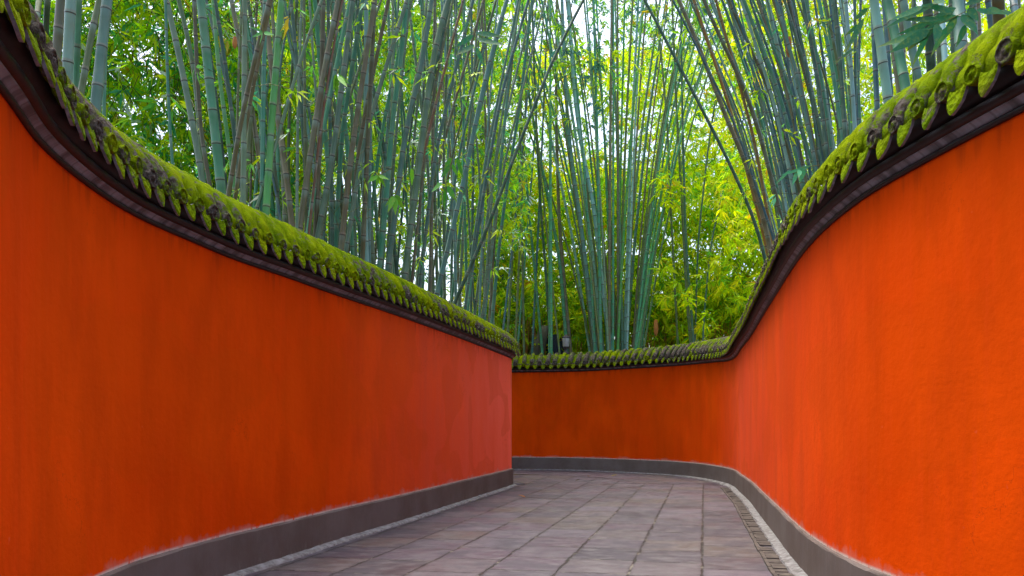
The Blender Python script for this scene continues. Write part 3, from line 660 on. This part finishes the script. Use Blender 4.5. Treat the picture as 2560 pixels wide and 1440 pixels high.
HAND = [
 # label, group, points, depth, width px, tone
 ('dim olive bamboo stalk nearest the left edge, cut off by the wall', 'L1', [(92, 60), (98, 0)], 6.6, 17, 'olive'),
 ('shadowy stalk second from the left edge of the bamboo', 'L1', [(112, 80), (118, 0)], 6.8, 17, 'dark'),
 ('brown grey leaning stalk with a bright twig beside it, third from left', 'L1', [(140, 150), (148, 60), (152, 0)], 6.4, 26, 'brown'),
 ('thick pale blue stalk with a whitish band, in the far left cluster', 'L1', [(168, 175), (172, 80), (177, 0)], 6.2, 29, 'pale'),
 ('dark teal stalk just right of the pale blue thick stalk', 'L1', [(190, 190), (194, 80), (197, 0)], 6.7, 19, 'teal'),
 ('olive stalk leaning right, between two thick stalks at far left', 'L1', [(207, 205), (228, 90), (248, 0)], 6.6, 20, 'olive'),
 ('thickest steel green stalk, right one of the far left cluster', 'L1', [(240, 260), (254, 120), (268, 0)], 6.3, 31, 'steel'),
 ('thin teal stalk half hidden behind the thickest far left stalk', 'L1', [(260, 270), (264, 130), (270, 0)], 7.2, 10, 'teal'),
 ('lone slim bright teal stalk standing in the leafy gap', 'L2', [(433, 430), (420, 250), (414, 0)], 8.6, 9, 'teal'),
 ('grey green stalk curving left, first right of the leafy gap', 'L2', [(512, 480), (478, 290), (450, 145), (416, 0)], 8.2, 18, 'grey'),
 ('slim brown stalk crossing behind the curving grey one', 'L2', [(530, 490), (500, 330), (492, 170), (486, 0)], 8.8, 12, 'brown'),
 ('thin grey stalk between the brown and the thick teal one', 'L2', [(500, 350), (487, 160), (447, 0)], 9.4, 13, 'grey'),
 ('thick teal stalk curving left with clear joints', 'L2', [(556, 500), (533, 290), (517, 145), (502, 0)], 8.0, 26, 'teal'),
 ('slim green stalk right of the thick teal curved stalk', 'L2', [(592, 515), (570, 350), (545, 170), (533, 0)], 8.9, 12, 'green'),
 ('dark slim stalk leaning left over the green one', 'L2', [(598, 440), (571, 210), (538, 0)], 9.2, 12, 'dark'),
 ('straight grey green upright stalk between the two bright groups', 'L2', [(608, 525), (610, 290), (612, 0)], 8.5, 17, 'grey'),
 ('bright green teal upright stalk beside the leaning bright green one', 'L2', [(655, 540), (657, 330), (663, 0)], 8.7, 14, 'teal'),
 ('brightest green stalk leaning slightly right', 'L2', [(664, 545), (680, 290), (704, 0)], 8.3, 21, 'green'),
 ('long slender stalk slanting far right across the upright ones', 'L2', [(640, 525), (704, 312), (754, 137), (804, 0)], 9.0, 11, 'grey'),
 ('brown thick stalk leaning left, dark against the white gap', 'L2', [(733, 585), (715, 430), (690, 270), (670, 90), (662, 0)], 9.3, 18, 'brown'),
 ('brown olive stalk leaning right, with a rust brown dry side', 'L2', [(746, 590), (790, 292), (820, 125), (846, 0)], 9.2, 18, 'brown'),
 ('rust dark dry stalk touching the brown olive leaning one', 'L2', [(770, 600), (800, 330), (832, 120), (856, 0)], 9.6, 8, 'rust'),
 ('grey green stalk rising to the right of the dry rust stalk', 'L2', [(790, 610), (834, 380), (856, 200), (882, 0)], 9.6, 16, 'grey'),
 ('thin olive upright stalk above the white gap', 'L2', [(765, 560), (762, 300), (760, 0)], 10.5, 9, 'olive'),
 ('thin blue stalk leaning left low in the white gap', 'L2', [(706, 570), (690, 480), (672, 400), (640, 200), (622, 0)], 11, 7, 'blue'),
 ('palest stalk, white blue below and green above, in mid of left grove', 'L2', [(917, 668), (911, 520), (913, 354), (917, 125), (915, 0)], 10.4, 14, 'pale'),
 ('brown grey stalk leaning right just left of the palest stalk', 'L2', [(850, 640), (879, 375), (908, 188), (937, 0)], 10.1, 16, 'brown'),
 ('teal stalk leaning right of the palest stalk', 'L2', [(946, 690), (966, 500), (979, 312), (1000, 167), (1017, 0)], 10.6, 15, 'teal'),
 ('grey teal stalk rising beside the teal leaning stalk', 'L2', [(966, 700), (985, 560), (1012, 333), (1054, 167), (1079, 0)], 11, 16, 'steel'),
 ('dark brown grey stalk leaning right with strong joints', 'L2', [(1008, 716), (1028, 560), (1050, 396), (1075, 188), (1100, 62), (1121, 0)], 11.2, 18, 'grey'),
 ('thin rust coloured stalk slanting right across the grey ones', 'L2', [(1008, 715), (1050, 420), (1092, 250), (1158, 0)], 11.6, 9, 'rust'),
 ('grey green slanting stalk reaching over toward the open centre', 'L2', [(1088, 750), (1130, 580), (1167, 417), (1196, 271), (1242, 83), (1267, 0)], 12, 14, 'steel'),
 ('slate blue slanting stalk left of the longest diagonal stalk', 'L2', [(1165, 790), (1190, 600), (1217, 437), (1254, 229), (1321, 0)], 13.5, 10, 'blue'),
 ('longest dark diagonal stalk reaching furthest into the centre sky', 'L2', [(1130, 770), (1215, 580), (1300, 354), (1383, 146), (1458, 0)], 13.5, 10, 'dark'),
 ('slim teal stalk at the right end of the left grove', 'L2', [(1228, 825), (1245, 640), (1262, 500), (1300, 260), (1330, 0)], 15.5, 9, 'teal'),
 ('dark green slim stalk second from the right end of left grove', 'L2', [(1208, 815), (1228, 640), (1245, 480), (1262, 300)], 15.0, 9, 'teal'),
 ('slim left leaning stalk left of the far wall clump', 'C', [(1418, 890), (1400, 650), (1371, 500), (1342, 354), (1317, 208), (1305, 0)], 26.5, 9, 'teal'),
 ('thin dark stalk standing alone left of the lamp', 'C', [(1378, 890), (1366, 700), (1350, 500), (1338, 250), (1330, 0)], 26.3, 7, 'dark'),
 ('brown stalk rising just behind the garden lamp', 'C', [(1428, 890), (1412, 730), (1398, 560), (1390, 300), (1392, 0)], 26.6, 10, 'brown'),
 ('pale blue stalk leaning left, most prominent of the far clump', 'C', [(1530, 885), (1508, 735), (1483, 500), (1462, 417), (1437, 250), (1420, 0)], 25.8, 12, 'pale'),
 ('blue green stalk left of the pale blue one in the far clump', 'C', [(1490, 885), (1472, 720), (1450, 542), (1425, 375), (1412, 200), (1405, 0)], 25.9, 11, 'steel'),
 ('thin dark straight stalk right of the far clump, leaning left', 'C', [(1735, 870), (1714, 600), (1706, 300), (1702, 0)], 25.6, 7, 'dark'),
 ('olive stalk right of the far clump rising beside a thin dark one', 'C', [(1728, 870), (1718, 760), (1708, 560), (1690, 250), (1680, 0)], 25.8, 8, 'olive'),
 ('hair thin dark stalk leaning right near the right corner', 'C', [(1756, 868), (1762, 760), (1778, 600), (1822, 417), (1870, 260)], 25.4, 5, 'dark'),
 ('hair thin stalk leaning right from the olive one', 'C', [(1737, 868), (1745, 600), (1772, 354), (1800, 180)], 26, 5, 'dark'),
 ('slender stalk standing alone between far clump and right corner', 'C', [(1695, 870), (1686, 700), (1676, 500), (1668, 300), (1640, 0)], 26, 6, 'olive'),
 ('dark green stalk leaning furthest left out of the right clump', 'R', [(1912, 640), (1885, 542), (1814, 387), (1743, 250), (1660, 92), (1612, 0)], 16, 10, 'dark'),
 ('olive brown stalk leaning left, along the left edge of right clump', 'R', [(1925, 620), (1905, 520), (1860, 396), (1806, 271), (1743, 104), (1697, 0)], 15.5, 13, 'brown'),
 ('orange yellow dry stalk in the left part of the right clump', 'R', [(1915, 610), (1888, 500), (1864, 417), (1827, 275), (1768, 100), (1735, 0)], 15.8, 10, 'orange'),
 ('second orange tinted stalk lower right in the right clump', 'R', [(1930, 590), (1912, 500), (1893, 380), (1860, 250), (1820, 110), (1790, 0)], 15.3, 10, 'orange'),
 ('dark brown stalk parallel to the orange one, leaning left', 'R', [(1943, 500), (1893, 312), (1856, 208), (1785, 62), (1760, 0)], 15, 12, 'brown'),
 ('thin brown stalk crossing to the left over the teal stalks', 'R', [(1985, 420), (1918, 208), (1847, 62), (1822, 0)], 13, 10, 'brown'),
 ('pale teal stalk in the middle of the right clump', 'R', [(2006, 440), (1993, 330), (1970, 230), (1935, 83), (1918, 0)], 13, 12, 'pale'),
 ('slim pale teal stalk right of the pale middle one', 'R', [(2040, 400), (2012, 300), (1978, 150), (1950, 0)], 12.5, 9, 'pale'),
 ('brown stalk curving left beneath the hanging dry sheath', 'R', [(2064, 375), (2030, 250), (1990, 100), (1972, 0)], 12.2, 12, 'brown'),
 ('teal stalk upright right of the brown curving stalk', 'R', [(2110, 342), (2097, 208), (2077, 104), (2060, 0)], 11.5, 11, 'teal'),
 ('slim teal vertical stalk left of the thick right stalks', 'R', [(2139, 333), (2138, 150), (2137, 0)], 11, 9, 'steel'),
 ('leftmost thick pale blue stalk at the far right', 'R2', [(2226, 290), (2206, 146), (2185, 0)], 8, 27, 'pale'),
 ('thick teal stalk second among the thick ones at far right', 'R2', [(2268, 240), (2243, 104), (2218, 0)], 8.4, 29, 'teal'),
 ('steel teal stalk third among the thick ones at far right', 'R2', [(2302, 220), (2277, 115), (2258, 0)], 8.0, 22, 'steel'),
 ('dark brown thick stalk behind the hanging leaf spray', 'R2', [(2330, 190), (2318, 0)], 8.6, 28, 'dark'),
 ('bright blue narrow stalk among the dim thick ones', 'R2', [(2364, 180), (2352, 0)], 7.8, 17, 'pale'),
 ('broad steel blue stalk right of the bright narrow one', 'R2', [(2405, 160), (2395, 0)], 8.2, 37, 'steel'),
 ('dim slim stalk right of the broad steel blue one', 'R2', [(2438, 130), (2431, 0)], 8.3, 20, 'dark'),
 ('dark brown broad stalk near the right edge', 'R2', [(2502, 90), (2496, 0)], 8.1, 37, 'brown'),
 ('dim blue stalk closest to the right edge', 'R2', [(2540, 60), (2533, 0)], 7.8, 22, 'blue'),
 ('thin brown stalk squeezed behind the leftmost thick blue stalk', 'R2', [(2252, 260), (2232, 130), (2215, 0)], 9, 13, 'brown'),
]
for lab, g_, pts, D, wpx, tone in HAND:
    stalk(pts, D, wpx, tone, lab, G[g_], twig=(g_ in ('L2', 'R') and wpx > 8), Dtop=D*random.uniform(.97, 1.03))
def ridgeL(x): return np.interp(x, [45, 111, 196, 302, 427, 600, 754, 921, 1108, 1212, 1285], [0, 80, 196, 320, 427, 525, 596, 679, 771, 815, 861])
def depthL(x): return np.interp(x, [0, 200, 378, 567, 700, 834, 1000, 1150, 1281], [3.7, 5., 6.1, 7.4, 8.2, 9.4, 11.2, 14.1, 18.1])
FL = {'brown': 'brown grey', 'teal': 'blue green', 'green': 'green', 'grey': 'grey green', 'olive': 'olive', 'steel': 'steel blue', 'dark': 'dark', 'blue': 'slate blue', 'pale': 'pale blue', 'orange': 'straw yellow', 'rust': 'rusty'}
def leanw(dx): return 'upright' if abs(dx) < 35 else ('right-leaning' if dx > 0 else 'left-leaning')
# left grove fill: 3 bands
for band, (xa, xb, n_, lo, hi) in {'above the left part of the left wall': (560, 760, 20, -90, 110), 'above the middle of the left wall': (760, 1000, 42, -110, 140), 'above the right end of the left wall': (1000, 1235, 38, -70, 160)}.items():
    for k in range(n_):
        x = xa+(xb-xa)*(k+random.random())/n_; dx = random.uniform(lo, hi); y = float(ridgeL(x))+25; D = float(depthL(x))*.93+random.uniform(1.2, 5.0); dia = random.uniform(.042, .076)
        w_ = max(dia*FPX/D, 6); tone = random.choice(['brown', 'teal', 'grey', 'grey', 'olive', 'steel', 'teal', 'brown', 'dark']); mx = x+dx*.42+random.uniform(-8, 8)
        stalk([(x, y), (mx, y*.5), (x+dx*1.15, 0)], D, w_, tone, f'{leanw(dx)} {FL[tone]} stalk {"close" if D < 12 else "deep"} in grove {band}', G['L2']+', '+band, twig=random.random() < .45, Dtop=D*random.uniform(.95, 1.05))
# far clump fill: a fan
for k in range(46):
    u = (k+random.random())/46*2-1; x = 1543+u*66+random.uniform(-8, 8); top = 1548+u*265+random.gauss(0, 45); D = random.uniform(25.4, 27.6); dia = random.uniform(.06, .11)
    tone = random.choice(['brown', 'grey', 'pale', 'olive', 'steel', 'teal', 'teal', 'green', 'brown']); y = 885
    part = 'left' if u < -.33 else ('middle' if u < .33 else 'right')
    stalk([(x, y), (x+(top-x)*.22, 600), (x+(top-x)*.55, 300), (top, 0)], D, max(dia*FPX/D, 5), tone, f'{FL[tone]} stalk in the {part} of the fan-shaped clump behind far wall', G['C']+', '+part, top=random.uniform(15, 18))
for k in range(10):   # thin ones between the left grove and the far clump
    x = 1240+(k+random.random())*17; top = x+random.uniform(-30, 130) if x < 1330 else x+random.uniform(-90, 20); D = random.uniform(24.8, 27)
    tone = random.choice(['dark', 'teal', 'blue', 'olive']); stalk([(x, 895), ((x+top)/2, 480), (top, 0)], D, random.uniform(4.5, 7), tone, f'thin {FL[tone]} stalk in the gap between left grove and far clump', G['C']+', left gap', top=15)
# right clump fill
for k in range(64):
    u = (k+random.random())/64; x = 1925+u*230; yb = float(np.interp(x, [1900, 1954, 1995, 2160, 2200], [660, 537, 461, 316, 290]))+30
    D = float(np.interp(x, [1900, 2000, 2160], [15.5, 11.5, 10]))+random.uniform(0, 4); dx = (-200+u*150)*(yb/600)+random.gauss(0, 28); dia = random.uniform(.038, .070)
    tone = random.choice(['teal', 'steel', 'dark', 'grey', 'brown', 'blue', 'teal', 'olive', 'pale']); part = 'left' if u < .33 else ('middle' if u < .66 else 'right')
    stalk([(x, yb), (x+dx*.4, yb*.5), (x+dx, 0)], D, max(dia*FPX/D, 6), tone, f'{FL[tone]} stalk in the {part} part of the dense clump above the right wall', G['R']+', '+part, twig=random.random() < .3)
for k in range(12):
    x = 2200+k*31+random.uniform(-8, 8); D = random.uniform(9, 11); tone = random.choice(['dark', 'brown', 'blue', 'olive']); y = float(np.interp(x, [2160, 2264, 2403, 2560], [316, 243, 153, 45]))+30
    stalk([(x, y), (x-random.uniform(0, 25), 0)], D, random.uniform(13, 20), tone, f'dim {FL[tone]} stalk behind the thick stalks at the far right', G['R2']+', back row')

# ------------------------------------------------------------------ dead canes and low undergrowth at the far side
v, f = [], []
for k in range(520):
    x = random.choice([random.uniform(1285, 1380), random.uniform(1600, 1860), random.uniform(1240, 1900)]); D = random.uniform(27, 28); a = at(x, 1090, D); a.z = 0; b = a+Vector((random.uniform(-.5, .5), 0, random.uniform(2.6, 5.2)))
    r = .016; s1 = Vector((r, 0, 0)); s2 = Vector((0, r, 0)); kk = len(v)
    for e in (a, b): v += [tuple(e+s1), tuple(e-s1*.5+s2*.87), tuple(e-s1*.5-s2*.87)]
    for i in range(3): j = (i+1) % 3; f.append((kk+i, kk+j, kk+3+j, kk+3+i))
o = link('dry_bamboo_thicket', mesh('dry_bamboo_thicket', v, f), M['deadcane']); tag(o, 'orange brown dry cane thicket low beyond the far wall', kind='stuff')

# ------------------------------------------------------------------ near leaf sprays
def spray(label, leaves_px, D, colr, group='leafy sprays hanging before the bamboo', stem=None):
    """leaves_px: (base x, base y, tip x, tip y, width px) in front of the stalks"""
    root = tag(empty('bamboo_branch', at(leaves_px[0][0], leaves_px[0][1], D)), label, 'branch', group); loc = root.location
    for bx, by, tx, ty, wd in leaves_px:
        b = at(bx, by, D)-loc; t = at(tx, ty, D)-loc; dD = random.uniform(-.15, .15); t = t+Vector((0, dD, 0)); L = (t-b).length; wm = wd/FPX*D
        lv, lf = leaf_mesh(L, wm, random.uniform(-.10, .06)); d = (t-b).normalized(); nrm = Vector((random.uniform(-.4, .4), -1, random.uniform(-.1, .5))); sd_ = nrm.cross(d).normalized(); up = d.cross(sd_)
        vv = [b+d*x+sd_*y+up*z for x, y, z in lv]; me = mesh('leaf', vv, lf); q = random.uniform(.7, 1.3)
        tipc = (.30, .25, .02) if random.random() < .35 else colr
        colattr(me, [tuple(c*q*(1-s)+t_*s for c, t_ in zip(colr, tipc)) for x, y, z in lv for s in (max(0, x/L-.6),)]); link('leaf', me, M['leafdark'], root)
    pts = stem or [(leaves_px[0][0], leaves_px[0][1]-60), (leaves_px[0][0], leaves_px[0][1])]
    P = [at(x, y, D)-loc for x, y in pts]; v, f = [], []
    for a, b in zip(P, P[1:]):
        dd = b-a; s1 = dd.cross(Vector((.1, 1, .2))).normalized()*.004*D/8; s2 = dd.cross(s1).normalized()*.004*D/8; kk = len(v)
        for e in (a, b): v += [tuple(e+s1), tuple(e-s1*.5+s2*.87), tuple(e-s1*.5-s2*.87)]
        for i in range(3): j = (i+1) % 3; f.append((kk+i, kk+j, kk+3+j, kk+3+i))
    link('stem', mesh('stem', v, f), M['twig'], root)
DK = (.02, .15, .06); LG = (.10, .34, .02)
spray('large dark green leafy branch hanging at the top right before thick stalks',
      [(2330, 70, 2208, 102, 24), (2326, 74, 2212, 142, 24), (2322, 76, 2300, 150, 14), (2346, 60, 2330, 116, 26), (2350, 52, 2275, 120, 20), (2352, 48, 2250, 40, 16),
       (2400, 40, 2290, 50, 18), (2392, 40, 2362, 100, 20), (2404, 36, 2434, 94, 30), (2410, 30, 2470, 76, 26), (2384, 30, 2300, 10, 18), (2420, 20, 2440, 60, 22), (2440, 25, 2520, 24, 16),
       (2470, 20, 2512, 42, 18), (2500, 25, 2600, 50, 20), (2310, 14, 2205, 70, 16), (2340, 6, 2222, 60, 18), (2360, 0, 2310, 30, 22), (2460, -10, 2400, 24, 20), (2390, 20, 2345, 34, 22),
       (2320, 60, 2262, 66, 14), (2368, 66, 2340, 130, 18), (2415, 60, 2400, 110, 16)], 7.0, DK, stem=[(2560, -60), (2460, 5), (2400, 35), (2345, 62), (2322, 76)])
spray('dark green leaf spray with long leaves against the top of left grove', [(1190, 82, 1262, 92, 15), (1190, 95, 1262, 116, 18), (1184, 88, 1136, 120, 13), (1186, 112, 1144, 148, 14), (1190, 118, 1212, 160, 12), (1172, 52, 1136, 90, 8)], 10.0, (.02, .17, .08), stem=[(1168, 30), (1188, 85), (1190, 118)])
spray('small bright green leaf fan beside the palest stalk', [(945, 440, 920, 460, 10), (945, 440, 938, 466, 9), (946, 438, 975, 452, 10), (946, 438, 962, 464, 8), (944, 436, 916, 445, 8)], 9.8, LG, stem=[(980, 420), (946, 438)])
spray('green leaf fan with drooping leaves low before the left grove', [(985, 490, 960, 512, 12), (985, 490, 972, 535, 14), (987, 492, 990, 540, 14), (988, 490, 1012, 525, 12), (986, 488, 1010, 502, 9), (1030, 420, 1026, 458, 12)], 10.0, LG, stem=[(1020, 415), (986, 490)])
spray('long drooping green leaves hanging at the right of left grove', [(1130, 395, 1108, 418, 12), (1128, 412, 1100, 446, 12), (1105, 455, 1080, 485, 12), (1118, 465, 1142, 505, 13), (1142, 392, 1158, 446, 10), (1112, 470, 1108, 520, 10), (1130, 410, 1145, 440, 9)], 10.6, (.05, .30, .03), stem=[(1150, 370), (1130, 400), (1112, 465)])
spray('leaf fan near the upper left bright green stalks', [(657, 82, 630, 94, 9), (657, 82, 640, 100, 8), (660, 82, 688, 92, 11), (660, 80, 684, 84, 8), (657, 80, 632, 82, 7)], 7.8, (.06, .30, .06), stem=[(656, 60), (658, 82)])
spray('bright leaves hanging below the crossing stalks at upper left centre', [(840, 185, 826, 215, 10), (842, 188, 836, 240, 10), (845, 190, 875, 232, 12), (846, 186, 870, 200, 8)], 9.0, LG, stem=[(850, 165), (842, 188)])
spray('pale arching leaf and two drooping leaves over the right wall coping', [(2028, 414, 1950, 440, 9), (2010, 420, 2000, 455, 17), (2000, 424, 1988, 450, 12), (1992, 430, 1975, 470, 10), (1975, 425, 1940, 460, 7)], 8.6, (.05, .26, .12), stem=[(2050, 412), (2000, 420), (1975, 425)])
spray('thin leaves at the top beside the leftmost thick blue stalk', [(2160, 45, 2098, 150, 14), (2150, 60, 2120, 80, 10), (2170, 20, 2130, 55, 12), (2140, 118, 2096, 148, 8)], 8.4, DK, stem=[(2190, -10), (2160, 45), (2140, 118)])

# ------------------------------------------------------------------ hanging dry sheaths
for px, py, h_, w_, D, lab in ((1972, 92, 52, 11, 11.5, 'orange dry sheath hanging on a stalk at upper right'), (1535, 880, 48, 12, 25.3, 'rust orange sheath low in the far clump'), (587, 92, 30, 9, 7.6, 'small brown sheath on the upright left stalk'), (1640, 800, 40, 9, 25.3, 'faded orange sheath halfway down the far clump')):
    L = h_/FPX*D; wm = w_/FPX*D; v, f = [], []
    for i in range(6):
        t = i/5; r = wm*.5*(.8+.5*math.sin(t*3))*(1 if i < 5 else .3)
        for a in range(7): th = math.pi*(a/6)*1.2-.3; v.append((math.cos(th)*r, -math.sin(th)*r*.7, -t*L))
    for i in range(5):
        for a in range(6): q = i*7+a; f.append((q, q+1, q+8, q+7))
    o = link('bamboo_sheath', mesh('bamboo_sheath', v, f), M['sheath']); o.location = at(px, py, D); tag(o, lab, 'sheath', 'dry sheaths on the bamboo')

# ------------------------------------------------------------------ lamp behind the far wall
D = 25.1; base = at(1415, 880, D); base.z = 0; lamp = tag(empty('garden_lamp', base), 'small lantern with ribbed grey globe and dark cap rising behind the far wall', 'lamp')
px = D/FPX
def lathe(name, prof, mat, parent, sides=20, rib=0):
    v, f = [], []
    for r, z in prof:
        for a in range(sides): th = 2*math.pi*a/sides; rr = r*(1-rib*(a % 2)); v.append((math.cos(th)*rr, math.sin(th)*rr, z))
    for j in range(len(prof)-1):
        for a in range(sides): b = (a+1) % sides; f.append((j*sides+a, j*sides+b, (j+1)*sides+b, (j+1)*sides+a))
    return link(name, mesh(name, v, f), mat, parent)
zt = lambda y: at(1415, y, D).z
lathe('post', [(.07, 0), (.06, .2), (.045, zt(890)), (.10, zt(886)), (.10, zt(882)), (.05, zt(879)), (.05, zt(873)), (.09, zt(870)), (.105, zt(867))], M['metal'], lamp)
lathe('globe', [(.085, zt(868)), (.105, zt(862)), (.115, zt(852)), (.112, zt(846)), (.10, zt(844))], M['glass'], lamp, 16, .10)
lathe('cap', [(.10, zt(845)), (.13, zt(844)), (.125, zt(842)), (.06, zt(840)), (.03, zt(838.5)), (.035, zt(837)), (.002, zt(835.5))], M['metal'], lamp)

# ------------------------------------------------------------------ tree trunks behind
def trunk(name, pts, D, r, mat, label, cat):
    P = [at(x, y, D) for x, y in pts]; P[0].z = 0; v, f = [], []; S = 14
    for i, p in enumerate(P):
        for a in range(S): th = 2*math.pi*a/S; rr = r*(1-.12*i)*(1+.18*noise.noise(Vector((a*.6, i*.9, D)))); v.append((p.x+math.cos(th)*rr, p.y+math.sin(th)*rr, p.z))
    for j in range(len(P)-1):
        for a in range(S): b = (a+1) % S; f.append((j*S+a, j*S+b, (j+1)*S+b, (j+1)*S+a))
    f.append(tuple((len(P)-1)*S+a for a in range(S)))
    o = link(name, mesh(name, v, f), mat); tag(o, label, cat); return o
trunk('standing_rock', [(1392, 1000), (1392, 900), (1390, 870), (1386, 850), (1384, 838)], 27.2, .44, M['darkrock'], 'dark blue black upright rock behind the lamp', 'rock')
trunk('mossy_boulder', [(1335, 1000), (1338, 900), (1348, 860), (1356, 835), (1360, 815)], 27, .30, M['bark'], 'pale mossy leaning boulder left of the dark rock', 'boulder')
print('stalks', stalk_n)
